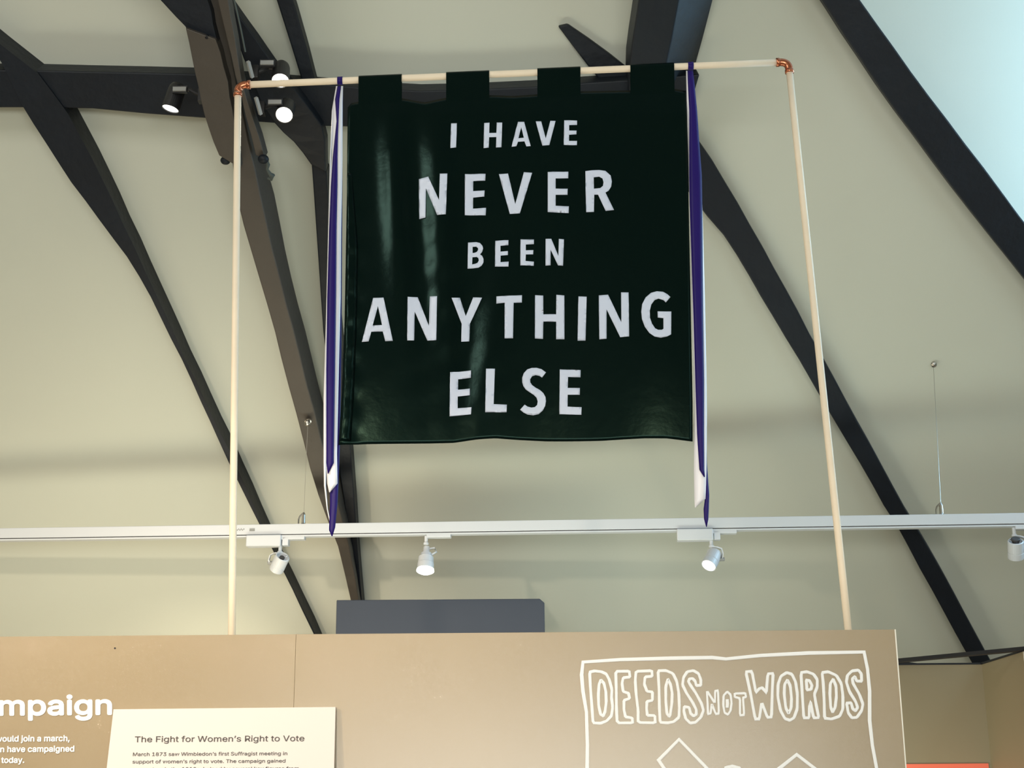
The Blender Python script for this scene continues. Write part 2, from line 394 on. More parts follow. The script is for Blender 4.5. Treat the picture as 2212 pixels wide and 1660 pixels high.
NOT = [[(1640,385),(1748,555),(1750,392),(1788,382),(1800,690),(1758,696),(1705,560),(1690,690),(1655,700),(1650,560)],
 [(1910,400),(1955,440),(1968,550),(1955,650),(1920,705),(1875,680),(1858,580),(1862,450)],
 [(2010,425),(2150,420),(2160,470),(2120,480),(2135,710),(2080,715),(2080,490),(2010,470)]]
WORDS = [[(630,125),(705,120),(755,385),(790,335),(830,320),(855,350),(880,390),(900,150),(965,145),(955,350),(945,680),(895,685),(825,500),(795,705),(745,705),(690,400)],
 [(1130,135),(1195,155),(1240,250),(1262,400),(1260,580),(1220,690),(1170,720),(1110,700),(1055,600),(1022,430),(1025,280),(1060,180)],
 [(1140,225),(1175,300),(1190,450),(1185,570),(1155,635),(1120,570),(1100,400),(1105,280)],
 [(1305,135),(1380,125),(1460,155),(1505,220),(1505,310),(1470,400),(1490,520),(1525,690),(1460,690),(1420,480),(1410,560),(1405,690),(1340,690),(1325,450)],
 [(1370,225),(1410,235),(1440,290),(1430,340),(1380,350)],
 [(1565,135),(1640,125),(1740,170),(1800,270),(1820,420),(1820,580),(1780,670),(1680,705),(1595,695),(1590,480),(1580,280)],
 [(1700,215),(1735,300),(1740,430),(1725,560),(1695,620),(1670,560),(1660,400),(1665,270)],
 [(2050,240),(2045,150),(2010,105),(1930,115),(1875,170),(1862,250),(1900,370),(1975,490),(2000,560),(1975,605),(1940,580),(1920,505),(1865,510),(1885,630),(1930,690),(1990,685),(2050,600),(2065,520),(2020,400),(1945,270),(1935,210),(1965,185),(1990,240)]]
DRAW = [[(92,1250),(95,905),(97,740),(90,500),(65,350),(55,230),(65,138),(330,120),(700,110),(1000,105),(1100,115),(1350,90),(1700,72),(2100,65),(2125,190),(2140,350),(2140,560),(2160,740),(2190,905),(2230,1250)],
 [(780,1100),(612,848),(760,698),(960,905),(1010,980)], [(1080,960),(1100,905),(1145,893),(1195,905),(1230,960)], [(1350,1010),(1490,905),(1612,808),(1745,910),(1840,1000)]]
bm = bmesh.new(); k = 0
for g, rr, w in ((DEEDS, r1, 6.2), (NOT, r1, 5.0), (WORDS, r2, 6.4)):
    for s in g:
        k += 1; stroke(bm, T(s, *rr), w, True, onp(.0010 + .00015 * (k % 5)), 1)
stroke(bm, T([(1910, 500), (1913, 555), (1909, 612)], *r1), 7, False, onp(.0013), 0)
for s in DRAW: stroke(bm, T(s, *r3), 7.6, False, onp(.0018), 0)
link('line_drawing', bm, M['ink'], pan)
bm = bmesh.new(); lathe(bm, at(248, 1401, YP - .002), Vector((0, 1, 0)), [(0, .003), (.004, .003)], 10); link('pin_hole', bm, M['black'], pan)

# ------------------------------------------------------------------ information board
sgn = empty('information_board', at(480, 1660, YP - .02), 'cream information board about voting rights fixed on the panel, lower left', 'sign')
Q = [at(245, 1533, YP - .018), at(725, 1528, YP - .018), at(721, 1700, YP - .034), at(225.5, 1700, YP - .034)]
bm = bmesh.new(); loft(bm, [Q, [p + Vector((0, .014, 0)) for p in Q]]); link('board', bm, M['sign'], sgn, bevel=.001)
def on_sign(px, py): return at(px, py, YP - .018 - .016 * (py - 1530) / 170 - .0012)
bm = bmesh.new(); print_text(bm, 'The Fight for Women\u2019s Right to Vote', 291, 657, 1604, 17.5, on_sign, .006, .05, -.006)
thicken(link('heading_lettering', bm, M['print'], sgn), .0006)
bm = bmesh.new()
print_text(bm, 'March 1873 saw Wimbledon\u2019s first Suffragist meeting in', 287, 620, 1634, 10.5, on_sign, .004, .08, -.006)
print_text(bm, 'support of women\u2019s right to vote. The campaign gained', 286, 616, 1650, 10.5, on_sign, .004, .08, -.006)
print_text(bm, 'momentum in the 1910s, helped by several key figures from', 285, 645, 1666.5, 10.5, on_sign, .004, .08, -.006)
thicken(link('body_lettering', bm, M['print'], sgn), .0006)

# ------------------------------------------------------------------ banner frame
YF = 5.085
fr = empty('banner_stand', at(1165, 1365, YF), 'pale wooden dowel frame with copper elbows rising from the beige panel', 'banner stand')
cl, cr = at(514, 184, YF), at(1703, 134, YF)
bl, br = at(500, 1440, YF), at(1840.5, 1440, YF)
RD = .0125
def straight(name, a, b, r):
    bm = bmesh.new(); tube(bm, [a + (b - a) * i / 6 for i in range(7)], r, 16); return link(name, bm, M['dowel'], fr, smooth=True)
ux, ul, ur = (cr - cl).normalized(), (bl - cl).normalized(), (br - cr).normalized()
straight('crossbar', cl + ux * .025, cr - ux * .025, RD)
straight('pole', cl + ul * .02, bl, RD); straight('pole', cr + ur * .02, br, RD)
for c, a, b in ((cl, ux, ul), (cr, -ux, ur)):
    bm = bmesh.new(); R = .03
    pts = [c + a * .045, c + a * .034, c + a * .033, c + a * R]
    rad = [.0165, .0165, .0142, .0142]
    for t in range(1, 8):
        s = t / 8; pts.append(c + a * R * (1 - s) ** 2 + b * R * s ** 2); rad.append(.0142)
    pts += [c + b * R, c + b * .033, c + b * .034, c + b * .045]; rad += [.0142, .0142, .0165, .0165]
    tube(bm, pts, .014, 16, rad); link('copper_elbow', bm, M['copper'], fr, smooth=True)
# ------------------------------------------------------------------ banner
YN = YF - .004
Bt = [(752, 236), (757, 226), (776, 222), (868, 214), (917, 224), (964, 213), (1057, 207), (1110, 209), (1162, 205), (1255, 198), (1362, 196), (1455, 192), (1482, 197)]
Bb = [(733, 966), (790, 963), (915, 961), (980, 960), (1030, 954), (1070, 951), (1120, 954), (1180, 956), (1300, 955), (1390, 951), (1440, 951), (1495, 957)]
Bl = [(752, 236), (751, 420), (746, 700), (740, 860), (733, 966)]
Br = [(1482, 197), (1484, 330), (1489, 560), (1495, 870), (1495, 957)]
def lin(ch, t, key):
    for a, b in zip(ch, ch[1:]):
        if t <= b[key] or b is ch[-1]:
            s = (t - a[key]) / max(b[key] - a[key], 1e-9); return a[1 - key] + (b[1 - key] - a[1 - key]) * s
def gauss(x, c, w): return math.exp(-((x - c) / w) ** 2)
def fold(px, py):
    """depth of the cloth's folds towards the viewer, metres"""
    fade = min(1, max(0, (py - 215) / 120))
    d = .018 * gauss(px, 848 + .05 * (py - 300), 26) * gauss(py, 380, 260)
    d += .017 * gauss(px, 952 + .04 * (py - 400) , 32) * gauss(py, 520, 300)
    d -= .010 * gauss(px, 898 + .05 * (py - 400), 26) * gauss(py, 460, 280)
    d += .013 * gauss(px, 1085 - .18 * (py - 650), 42) * gauss(py, 800, 170)
    d -= .010 * gauss(px, 1010 - .1 * (py - 700), 34) * gauss(py, 760, 170)
    d += .004 * math.sin(px * .021 + py * .004) + .003 * math.sin(px * .013 - py * .006 + 1)
    d += .004 * gauss(px, 765, 16) * math.sin(py * .085) * gauss(py, 700, 330)
    d += .012 * gauss(px, 740, 22)
    d += .0016 * math.sin(py * .075 + px * .035) * (gauss(px, 940, 60) + .7 * gauss(px, 1040, 70)) * gauss(py, 640, 260)
    return d * fade
def on_banner(px, py, lift=0.0):
    p = at(px, py, YN); return p + Vector((0, -fold(px, py) - .016 * min(1, max(0, (py - 190) / 60)) - lift, 0))
bn = empty('banner', at(1115, 960, YN), 'dark green satin banner with white sewn words hanging from the wooden crossbar', 'banner')
NU, NV = 96, 96
bm = bmesh.new(); grid = []
for j in range(NV + 1):
    v = j / NV; row = []
    for i in range(NU + 1):
        u = i / NU
        xt = 752 + (1482 - 752) * u; xb = 733 + (1495 - 733) * u
        yt = lin(Bt, xt, 0); yb = lin(Bb, xb, 0)
        py = yt + (yb - yt) * v
        xl = lin(Bl, 236 + (966 - 236) * v, 1); xr = lin(Br, 197 + (957 - 197) * v, 1)
        row.append(bm.verts.new(on_banner(xl + (xr - xl) * u, py)))
    grid.append(row)
for a, b in zip(grid, grid[1:]):
    for i in range(NU): bm.faces.new((a[i], a[i + 1], b[i + 1], b[i]))
o = link('cloth', bm, M['cloth'], bn, smooth=True); thicken(o, .0012)
# hem stitched down the left edge
bm = bmesh.new(); prev = None
for j in range(91):
    py = 380 + (957 - 380) * j / 90
    xl = lin(Bl, py, 1); fd = min(1, (py - 380) / 160); wv = 10 + 16 * fd
    cur = [bm.verts.new(on_banner(xl + wv * e, py, .0008 + fd * (l + m_ * math.sin(j * 1.3 + ph) + .0008 * math.sin(j * 2.9 + e)))) for e, l, m_, ph in ((.05, .0004, 0, 0), (.35, .0026, .0012, 0), (.65, .0030, .0014, .9), (1, .0002, 0, 0))]
    if prev:
        for q in range(3): bm.faces.new((prev[q], cur[q], cur[q + 1], prev[q + 1]))
    prev = cur
o = link('side_hem', bm, M['cloth'], bn, smooth=True); thicken(o, .0012)
# four loops over the crossbar
for xa, xb, yt_, ya, yb_ in ((775, 868, 170, 171, 165), (964, 1057, 162, 162, 158), (1161, 1254, 153, 153, 149), (1362, 1457, 145, 146, 140)):
    bm = bmesh.new(); n = 8
    def barpt(px): 
        t = (px - 514) / (1703 - 514); return cl + (cr - cl) * t
    rings = []
    for i in range(n + 1):
        s = i / n; px = xa + (xb - xa) * s
        c = barpt(px)
        c = Vector((at(px, 180, YF).x, c.y, c.z)); prof = []
        rr = RD + .003
        f0 = on_banner(px, lin(Bt, px, 0) + 14, -.0012)
        q1 = Vector((c.x, c.y - rr, c.z - .004)); prof += [f0 + (q1 - f0) * (t / 8) for t in range(8)]
        for k in range(9):
            th = math.pi * k / 8; prof.append(Vector((c.x, c.y - rr * math.cos(th), c.z + rr * math.sin(th))))
        prof.append(Vector((c.x, c.y + rr * .6, c.z - .02))); prof.append(Vector((f0.x, f0.y + .008, f0.z)))
        rings.append([bm.verts.new(p) for p in prof])
    for a, b in zip(rings, rings[1:]):
        for k in range(len(a) - 1): bm.faces.new((a[k], a[k + 1], b[k + 1], b[k]))
    o = link('hanging_loop', bm, M['cloth'], bn); thicken(o, .0006)
# letters
g1 = (880, 240, .22604); g2 = (990, 500, .11754); g3 = (770, 620, .16727); g4 = (1120, 620, .16275); g5 = (950, 780, .14919)
LET = [
(g1, [(420,143),(475,141),(468,373),(413,381)], []),
(g1, [(735,136),(786,134),(783,231),(851,231),(855,132),(907,133),(899,367),(847,367),(851,270),(782,270),(778,369),(729,374)], []),
(g1, [(1057,127),(1116,128),(1178,362),(1137,363),(1118,314),(1057,318),(1042,360),(996,364)], [[(1088,180),(1113,281),(1061,284)]]),
(g1, [(1226,125),(1278,124),(1321,290),(1365,120),(1415,121),(1355,355),(1289,358)], []),
(g1, [(1497,115),(1620,116),(1619,158),(1544,161),(1544,214),(1615,213),(1613,250),(1543,253),(1542,313),(1619,313),(1618,353),(1493,354)], []),
(g1, [(113,667),(203,654),(307,888),(314,634),(385,629),(371,1020),(289,1027),(180,762),(176,1037),(116,1047)], []),
(g1, [(551,622),(748,617),(745,681),(630,686),(629,780),(739,775),(736,833),(629,842),(628,948),(753,941),(749,1011),(550,1013)], []),
(g1, [(875,622),(962,619),(1031,913),(1113,610),(1192,617),(1075,1000),(979,1005)], []),
(g1, [(1340,612),(1536,609),(1535,672),(1415,674),(1415,772),(1530,771),(1528,829),(1415,830),(1415,935),(1541,938),(1539,1003),(1340,993)], []),
(g1, [(1698,600),(1760,590),(1830,584),(1890,592),(1940,635),(1952,690),(1945,740),(1920,780),(1890,798),(1972,963),(1892,974),(1820,820),(1783,820),(1780,985),(1706,991)], [[(1778,655),(1830,648),(1862,665),(1872,700),(1866,735),(1840,757),(1780,764)]]),
(g2, [(180,232),(330,220),(400,240),(445,290),(458,340),(440,400),(400,448),(440,475),(465,530),(465,590),(430,650),(370,688),(172,708)], [[(265,310),(330,306),(362,330),(366,365),(345,400),(305,418),(265,425)],[(262,498),(340,494),(370,515),(378,555),(355,600),(310,618),(255,630)]]),
(g2, [(682,207),(922,200),(920,292),(776,300),(776,408),(912,400),(912,474),(778,478),(776,600),(926,597),(922,688),(675,680)], []),
(g2, [(1143,192),(1388,200),(1388,284),(1240,286),(1240,393),(1378,393),(1375,468),(1240,470),(1236,590),(1388,605),(1384,678),(1140,668)], []),
(g2, [(1602,188),(1706,188),(1836,500),(1844,188),(1938,197),(1922,674),(1830,672),(1693,385),(1693,668),(1600,676)], []),
(g3, [(224,175),(358,173),(478,730),(380,733),(348,607),(200,610),(166,733),(78,741)], [[(286,280),(338,525),(217,532)]]),
(g3, [(668,162),(795,157),(940,528),(952,148),(1046,155),(1035,715),(920,717),(757,345),(750,718),(662,722)], []),
(g3, [(1232,173),(1337,163),(1412,388),(1508,148),(1623,155),(1466,488),(1458,716),(1354,722),(1360,490)], []),
(g3, [(1808,150),(2138,138),(2136,233),(2030,235),(2022,693),(1914,698),(1915,236),(1808,243)], []),
(g4, [(220,140),(327,146),(328,392),(498,390),(500,135),(606,142),(608,718),(498,718),(498,487),(328,487),(324,716),(217,712)], []),
(g4, [(793,153),(902,155),(887,735),(782,735)], []),
(g4, [(1062,138),(1185,128),(1360,497),(1356,100),(1456,100),(1463,685),(1345,695),(1165,322),(1165,712),(1070,718)], []),
(g4, [(2008,165),(1947,238),(1915,205),(1850,187),(1800,205),(1755,265),(1735,350),(1738,440),(1765,520),(1805,580),(1845,602),(1895,600),(1915,588),(1915,445),(1840,440),(1838,357),(2020,357),(2017,660),(1960,690),(1880,705),(1800,692),(1730,645),(1670,560),(1632,460),(1622,360),(1635,260),(1680,170),(1750,110),(1830,88),(1910,97),(1965,125)], []),
(g5, [(153,188),(455,160),(453,267),(268,285),(266,436),(438,425),(438,522),(262,535),(262,708),(462,700),(455,803),(145,825)], []),
(g5, [(672,152),(800,152),(782,662),(972,662),(967,772),(660,778)], []),
(g5, [(1537,188),(1480,265),(1440,240),(1385,230),(1335,247),(1308,290),(1310,335),(1335,375),(1385,410),(1450,445),(1500,490),(1530,545),(1536,600),(1525,670),(1490,740),(1430,792),(1350,812),(1270,800),(1210,772),(1163,732),(1228,658),(1270,685),(1325,699),(1375,692),(1408,660),(1417,610),(1400,555),(1360,515),(1300,478),(1245,440),(1210,390),(1193,335),(1193,270),(1215,205),(1265,150),(1330,128),(1400,125),(1470,143)], []),
(g5, [(1735,145),(2037,152),(2035,257),(1855,252),(1850,410),(2026,410),(2025,508),(1850,508),(1848,680),(2051,688),(2047,798),(1730,788)], []),
]
def inside(p, poly_):
    c = False; n = len(poly_)
    for i in range(n):
        a, b = poly_[i], poly_[i - 1]
        if (a[1] > p[1]) != (b[1] > p[1]) and p[0] < (b[0] - a[0]) * (p[1] - a[1]) / (b[1] - a[1]) + a[0]: c = not c
    return c
for (g, outer, holes) in LET:
    loops = [T(outer, *g)] + [T(h, *g) for h in holes]
    V, E = [], []
    for lp in loops:
        dense = []
        for i in range(len(lp)):
            a, b = lp[i], lp[(i + 1) % len(lp)]; n = max(1, int(math.hypot(b[0] - a[0], b[1] - a[1]) / 9))
            dense += [(a[0] + (b[0] - a[0]) * k / n, a[1] + (b[1] - a[1]) * k / n) for k in range(n)]
        s = len(V); V += [Vector(p) for p in dense]; E += [(s + i, s + (i + 1) % len(dense)) for i in range(len(dense))]
    x0 = min(p[0] for p in loops[0]); x1 = max(p[0] for p in loops[0]); y0 = min(p[1] for p in loops[0]); y1 = max(p[1] for p in loops[0])
    def ins(p): return inside(p, loops[0]) and not any(inside(p, h) for h in loops[1:])
    y = y0 + 4
    while y < y1:
        x = x0 + 4
        while x < x1:
            if ins((x, y)): V.append(Vector((x, y)))
            x += 7
        y += 7
    r = delaunay_2d_cdt(V, E, [], 0, 1e-4)
    bm = bmesh.new(); vv = [bm.verts.new(on_banner(p.x, p.y, .0035 + .0008 * math.sin(p.y * .5 + p.x * .2))) for p in r[0]]
    for f in r[2]:
        c = sum((r[0][i] for i in f), Vector((0, 0))) / len(f)
        if ins((c.x, c.y)): bm.faces.new([vv[i] for i in f])
    for v in [v for v in bm.verts if not v.link_faces]: bm.verts.remove(v)
    o = link('letter', bm, M['patch'], bn, smooth=True); thicken(o, .0016)

# ------------------------------------------------------------------ ribbons
def ribbon(label, m, rows, dy, group, extra=None, knot=None):
    """rows: (left px, right px, y px, depth offset left, right)"""
    bm = bmesh.new(); prev = None
    dense = []
    for a, b in zip(rows, rows[1:]):
        n = max(1, int(abs(b[2] - a[2]) / 16))
        dense += [tuple(a[q] + (b[q] - a[q]) * k / n for q in range(5)) for k in range(n)]
    dense.append(rows[-1])
    for l, r, y, ol, orr in dense:
        cur = []
        yl, yr = y if isinstance(y, tuple) else (y, y)
        for k in range(4):
            s = k / 3; cur.append(bm.verts.new(at(l + (r - l) * s, y, YF - dy - (ol + (orr - ol) * s) - .004 * math.sin(math.pi * s) - .002 * math.sin(y * .02))))
        if prev:
            for k in range(3): bm.faces.new((prev[k], prev[k + 1], cur[k + 1], cur[k]))
        prev = cur
    if extra:                            # slanted cut at the tail
        vs = [bm.verts.new(at(x, y, YF - dy)) for x, y in extra]
        bm.faces.new([prev[0]] + vs[:1] + [prev[3]] + [prev[2], prev[1]]) if len(vs) == 1 else None
    if knot:                             # turn round the crossbar
        px, w = knot; c = cl + (cr - cl) * ((px - 514) / (1703 - 514)); s = scale_at(c); r = RD + .0025; rings = []
        for i in range(15):
            th = 2 * math.pi * i / 14
            rings.append([bm.verts.new(c + ux * (w * s * e) + Vector((0, -r * math.cos(th), r * math.sin(th)))) for e in (-.5, .5)])
        for a, b in zip(rings, rings[1:]): bm.faces.new((a[0], a[1], b[1], b[0]))
    o = link('ribbon', bm, m, smooth=True); thicken(o, .0012)
    return tag(o, label, 'ribbon', group)
GR = 'ribbons tied to the crossbar'
ribbon('purple ribbon at the banner left edge, ending with a slanted cut above the white one', M['purple'],
       [(729, 737, 186, 0, 0), (724, 733, 215, 0, .004), (727, 731, 262, 0, .004), (724, 730, 292, 0, 0), (719, 729, 340, 0, 0), (715, 729, 400, 0, 0), (711, 727, 500, 0, 0), (707, 726, 640, 0, 0), (705, 724, 800, 0, 0), (705, 721, 1000, 0, 0), (708, 709, 1024, 0, 0)], .020, GR, knot=(734, 11))
ribbon('white ribbon at the banner left edge, ending with a slanted cut below the purple one', M['white_rib'],
       [(730, 741, 186, 0, 0), (720, 740, 222, 0, 0), (718, 740, 290, 0, 0), (717, 740, 340, 0, 0), (712, 739, 400, 0, 0), (710, 737, 500, 0, 0), (707, 736, 640, 0, 0), (705, 732, 800, 0, 0), (704, 728, 980, 0, 0), (707, 729, 1045, 0, 0), (711, 713, 1064, 0, 0)], .012, GR)
ribbon('long purple ribbon hanging lowest at the left, its tip crossing the white track', M['purple'],
       [(733, 741, 186, 0, 0), (731, 740, 300, 0, 0), (728, 739, 500, 0, 0), (726, 738, 700, 0, 0), (724, 736, 860, 0, 0), (718, 734, 970, 0, 0), (713, 731, 1050, 0, 0), (713, 729, 1090, 0, 0), (711, 724, 1140, 0, 0), (711, 722, 1146, 0, 0), (716.5, 718, 1159, 0, 0)], .004, GR)
ribbon('narrow white ribbon seen nearly edge-on along the far left, curling at its tip', M['white_rib'],
       [(726, 731, 186, 0, 0), (717, 720, 240, 0, 0), (713, 715, 340, 0, 0), (709, 711, 500, 0, 0), (704, 707, 700, 0, 0), (699, 705, 860, 0, 0), (699, 705, 1000, 0, 0), (700, 704, 1050, 0, 0), (706, 708, 1100, 0, 0), (713, 714.5, 1132, 0, 0)], -.003, GR)
ribbon('purple ribbon hanging over the white one at the banner right edge', M['purple'],
       [(1485, 1497, 153, 0, 0), (1486, 1500, 180, 0, 0), (1489, 1506, 240, 0, 0), (1489, 1510, 300, 0, 0), (1489, 1516, 380, 0, 0), (1490, 1517, 440, 0, 0), (1494, 1518, 560, 0, 0), (1498, 1519, 680, 0, 0), (1502, 1521, 820, 0, 0), (1506, 1521, 940, 0, 0), (1511, 1521.5, 1015, 0, 0), (1521, 1522.5, 1031, 0, 0)], .020, GR, knot=(1491, 12))
ribbon('white ribbon right of the banner with a broad slanted white tail', M['white_rib'],
       [(1482, 1490, 153, 0, 0), (1483, 1490, 200, 0, 0), (1484, 1492, 260, 0, 0), (1487, 1510, 330, 0, 0), (1489, 1517, 440, 0, 0), (1493, 1522, 620, 0, 0), (1498, 1526, 800, 0, 0), (1500, 1527, 900, 0, 0), (1499, 1526, 1020, 0, 0), (1500, 1524, 1078, 0, 0), (1501, 1503, 1097, 0, 0)], .012, GR)
ribbon('short lit blue-violet ribbon tail hanging lowest right of the banner', M['purple'],
       [(1488, 1497, 160, 0, 0), (1500, 1512, 400, 0, 0), (1514, 1523, 800, 0, 0), (1521, 1527, 1000, 0, 0), (1524, 1532, 1070, 0, 0), (1520, 1531, 1100, 0, 0), (1521, 1530, 1122, 0, 0), (1525.5, 1526.5, 1139, 0, 0)], .004, GR)

# ------------------------------------------------------------------ white lighting track
TA = at(-260, 1158, 7.02); TB = at(2480, 1118, 6.62); TA, TB = TA - (TB - TA) * .35, TB + (TB - TA) * .3
tk = empty('lighting_track', (TA + TB) / 2, 'long white lighting track running across behind the banner', 'lighting track')
td = (TB - TA).normalized(); tdp = Vector((td.y, -td.x, 0)).normalized()  # towards viewer
if tdp.y > 0: tdp = -tdp
up = td.cross(tdp).normalized()
if up.z < 0: up = -up
TH2, TW2 = .0235, .020
def tbox(bm, c, hx, hy, hz):              # half sizes along track, towards viewer, up
    r = bmesh.ops.create_cube(bm, size=2)['verts']
    for v in r: v.co = c + td * v.co.x * hx + tdp * v.co.y * hy + up * v.co.z * hz
mid_, hl = (TA + TB) / 2, (TB - TA).length / 2
bm = bmesh.new(); tbox(bm, mid_, hl, TW2, TH2); link('rail', bm, M['lampwhite'], tk, bevel=.002)
bm = bmesh.new(); tbox(bm, mid_ - up * (TH2 + .003), hl, TW2 * .7, .003); link('slot', bm, M['slot'], tk)
bm = bmesh.new(); tbox(bm, mid_ - up * (TH2 + .008), hl, TW2, .0035); link('lower_lip', bm, M['lampwhite'], tk)
def track_at(px):                         # point on the rail axis seen at column px
    lo, hi = 0.0, 1.0
    best = None
    for _ in range(40):
        m_ = (lo + hi) / 2; p = TA + (TB - TA) * m_; q_ = RM.transposed() @ (p - CAMP)
        if CX + F * q_.x / -q_.z < px: lo = m_
        else: hi = m_
    return TA + (TB - TA) * lo
p = track_at(547); bm = bmesh.new(); tbox(bm, p + tdp * (TW2 + .001) - up * .002, .012, .001, .006); link('label', bm, M['label'], tk)
p = track_at(522); bm = bmesh.new()
for i in range(6): tbox(bm, p + tdp * (TW2 + .0005) + td * (.006 * i - .015) + up * (.002 if i % 2 else -.002), .002, .0006, .003)
link('print', bm, M['label'], tk)
# ------------------------------------------------------------------ suspension wires
def wire(label, px, anchor_px, anchor_off):
    b = track_at(px); a = on_slope(*anchor_px, anchor_off)
    e = empty('suspension_wire', b + up * TH2, label, 'suspension wire', 'wires holding the track')
    bm = bmesh.new(); tube(bm, [b + up * (TH2 + .05), a], .0009, 6); link('wire', bm, M['steel'], e)
    bm = bmesh.new(); d = (a - b).normalized()
    lathe(bm, a - NRM * .02, NRM, [(0, .015), (.012, .015), (.013, .011), (.026, .011), (.027, .013), (.036, .013), (.042, .004)], 16); link('anchor', bm, M['steel'], e, smooth=False)
    bm = bmesh.new(); lathe(bm, b + up * TH2, up, [(0, .012), (.006, .009), (.045, .008), (.056, .003)], 12); link('gripper', bm, M['steel'], e)
    bm = bmesh.new(); tbox(bm, b + up * (TH2 + .001), .034, .008, .0015); link('base_clip', bm, M['steel'], e)
    bm = bmesh.new(); tube(bm, [b + up * (TH2 + z) - td * x for x, z in ((.0, .055), (.010, .046), (.018, .038), (.023, .024), (.023, .002))], .0035, 8); link('hook', bm, M['steel'], e)
wire('thin wire from the truss to the track, left of the hanging ribbons', 655, (665, 913), .275)
wire('thin wire from the plaster slope to the track at the far right', 2035, (2016, 786), .0)

# ------------------------------------------------------------------ spotlights
def rot_to(d):
    return d.to_track_quat('Z', 'Y').to_matrix()
def white_spot(label, px, driver, drop, side, dirv, lens='lens', rear_cap=True, power=0, cap=0.0, size=1.9, domed=False):
    b = track_at(px) - up * (TH2 + .0115)
    e = empty('track_spotlight', b, label, 'spotlight', 'white spotlights on the track')
    bm = bmesh.new()
    tbox(bm, b + td * (.038 + .02) - up * .006, .055, TW2, .007); link('adapter', bm, M['lampwhite'], e, bevel=.002)
    if driver:
        bm = bmesh.new(); tbox(bm, b - td * .072 - up * .018 + tdp * .006, .080, .026, .026); link('driver_box', bm, M['lampwhite'], e, bevel=.004)
        bm = bmesh.new(); tbox(bm, b + td * .026 - up * .020, .014, .020, .020); link('end_plate', bm, M['lampwhite'], e, bevel=.002)
    dirv = Vector(dirv).normalized()
    s0 = b - up * (.044 if driver else .014)
    bm = bmesh.new(); lathe(bm, s0 + up * .012, -up, [(0, .008), (.03, .008), (.032, .012), (.04, .012), (.042, .004)], 12); link('stem', bm, M['lampwhite'], e)
    R, Ln = .040 * size / 1.9, .098 * size / 1.9
    piv = s0 - up * drop + td * side * 0.0
    c = piv
    # bracket: strap from stem out to the side and down to the pivot
    sgn_ = 1 if side > 0 else -1
    bm = bmesh.new()
    pts = [s0 - up * .026, s0 - up * .028 + td * sgn_ * (R * .7), s0 - up * .036 + td * sgn_ * (R + .010), s0 - up * .06 + td * sgn_ * (R + .016), c + td * sgn_ * (R + .012) + up * .002]
    rings = []
    for p_ in pts: rings.append([p_ + tdp * q * .010 + td * w * .0022 + up * w * .0022 for q, w in ((-1, -1), (1, -1), (1, 1), (-1, 1))])
    if not domed:
        loft(bm, rings); link('bracket', bm, M['lampwhite'], e)
        bm = bmesh.new(); lathe(bm, c + td * sgn_ * (R - .004), td * sgn_, [(0, .009), (.024, .009), (.026, .005)], 12); link('pivot_knob', bm, M['label'], e)
    bm = bmesh.new(); base = c - dirv * Ln * .5
    if domed: prof = [(-.030, .013), (-.028, .014), (0.002, .015), (.003, .024), (.022, .026), (.023, .034), (.026, R - .002), (Ln * .6, R), (Ln * .62, R + .001), (Ln, R + .002), (Ln, R - .004), (Ln - .012, R - .008)]
    else: prof = [(.014, R - .010), (.002, R - .007), (0, R - .004), (.003, R), (Ln * .62, R), (Ln * .63, R - .0015), (Ln * .65, R - .0015), (Ln * .66, R), (Ln, R), (Ln, R - .004), (Ln - .010, R - .007)]
    lathe(bm, base, dirv, prof, 30); o_ = link('lamp_body', bm, M['lampwhite'], e, bevel=.0008)
    bm = bmesh.new(); lathe(bm, base, dirv, [(Ln - .0095, R - .0065), (Ln - .006, R - .0065), (Ln - .004, (R - .0065) * .6)] if not domed else [(Ln - .004, R + .003), (Ln + .003, R + .004), (Ln + .010, R * .8), (Ln + .013, R * .4)], 26); link('lens', bm, M[lens], e)
    if rear_cap:
        bm = bmesh.new(); lathe(bm, base, dirv, [(.004 - cap, R * .30 * (1 + cap * 40)), (.006 - cap, R * .36 * (1 + cap * 40)), (.018, R * .36)], 20); link('rear_ring', bm, M['slot'], e)
    bm = bmesh.new(); q0 = s0 - up * .03; q1 = base + dirv * .004 - td * sgn_ * R * .5
    tube(bm, [q0, q0 * .6 + q1 * .4 - td * sgn_ * .014, q0 * .4 + q1 * .6 - td * sgn_ * .018, q1] if not domed else [base - dirv * .02 + td * .012, base - dirv * .024 + td * .036, base - dirv * .004 + td * .046, base + dirv * .012 + td * .022], .0022 if not domed else .005, 8); link('lead', bm, M['lampwhite'], e, smooth=True)
    if power:
        light('track_lamp', 'SPOT', base + dirv * (Ln + .004), base + dirv * 2, power, (1, .86, .64), spot_size=1.5, spot_blend=1.0, shadow_soft_size=.03)
    return e
white_spot('white track spotlight at the left turned away, its ringed rear showing', 607, True, .072, -1, (-.42, .62, -.62), power=60, size=1.58)
white_spot('white domed spotlight pointing straight down, brightly glowing rim', 921, False, .105, 1, (-.03, -.30, -1), power=40, domed=True, rear_cap=False, size=1.7)
white_spot('white track spotlight below the right ribbons, lit lens towards us', 1535, True, .082, 1, (-.42, -.45, -.72), power=14, rear_cap=False, size=1.62)
white_spot('white track spotlight cut by the right picture edge, black rear cap', 2188, False, .085, 1, (.10, .55, -.75), power=10, size=1.62, cap=.016)

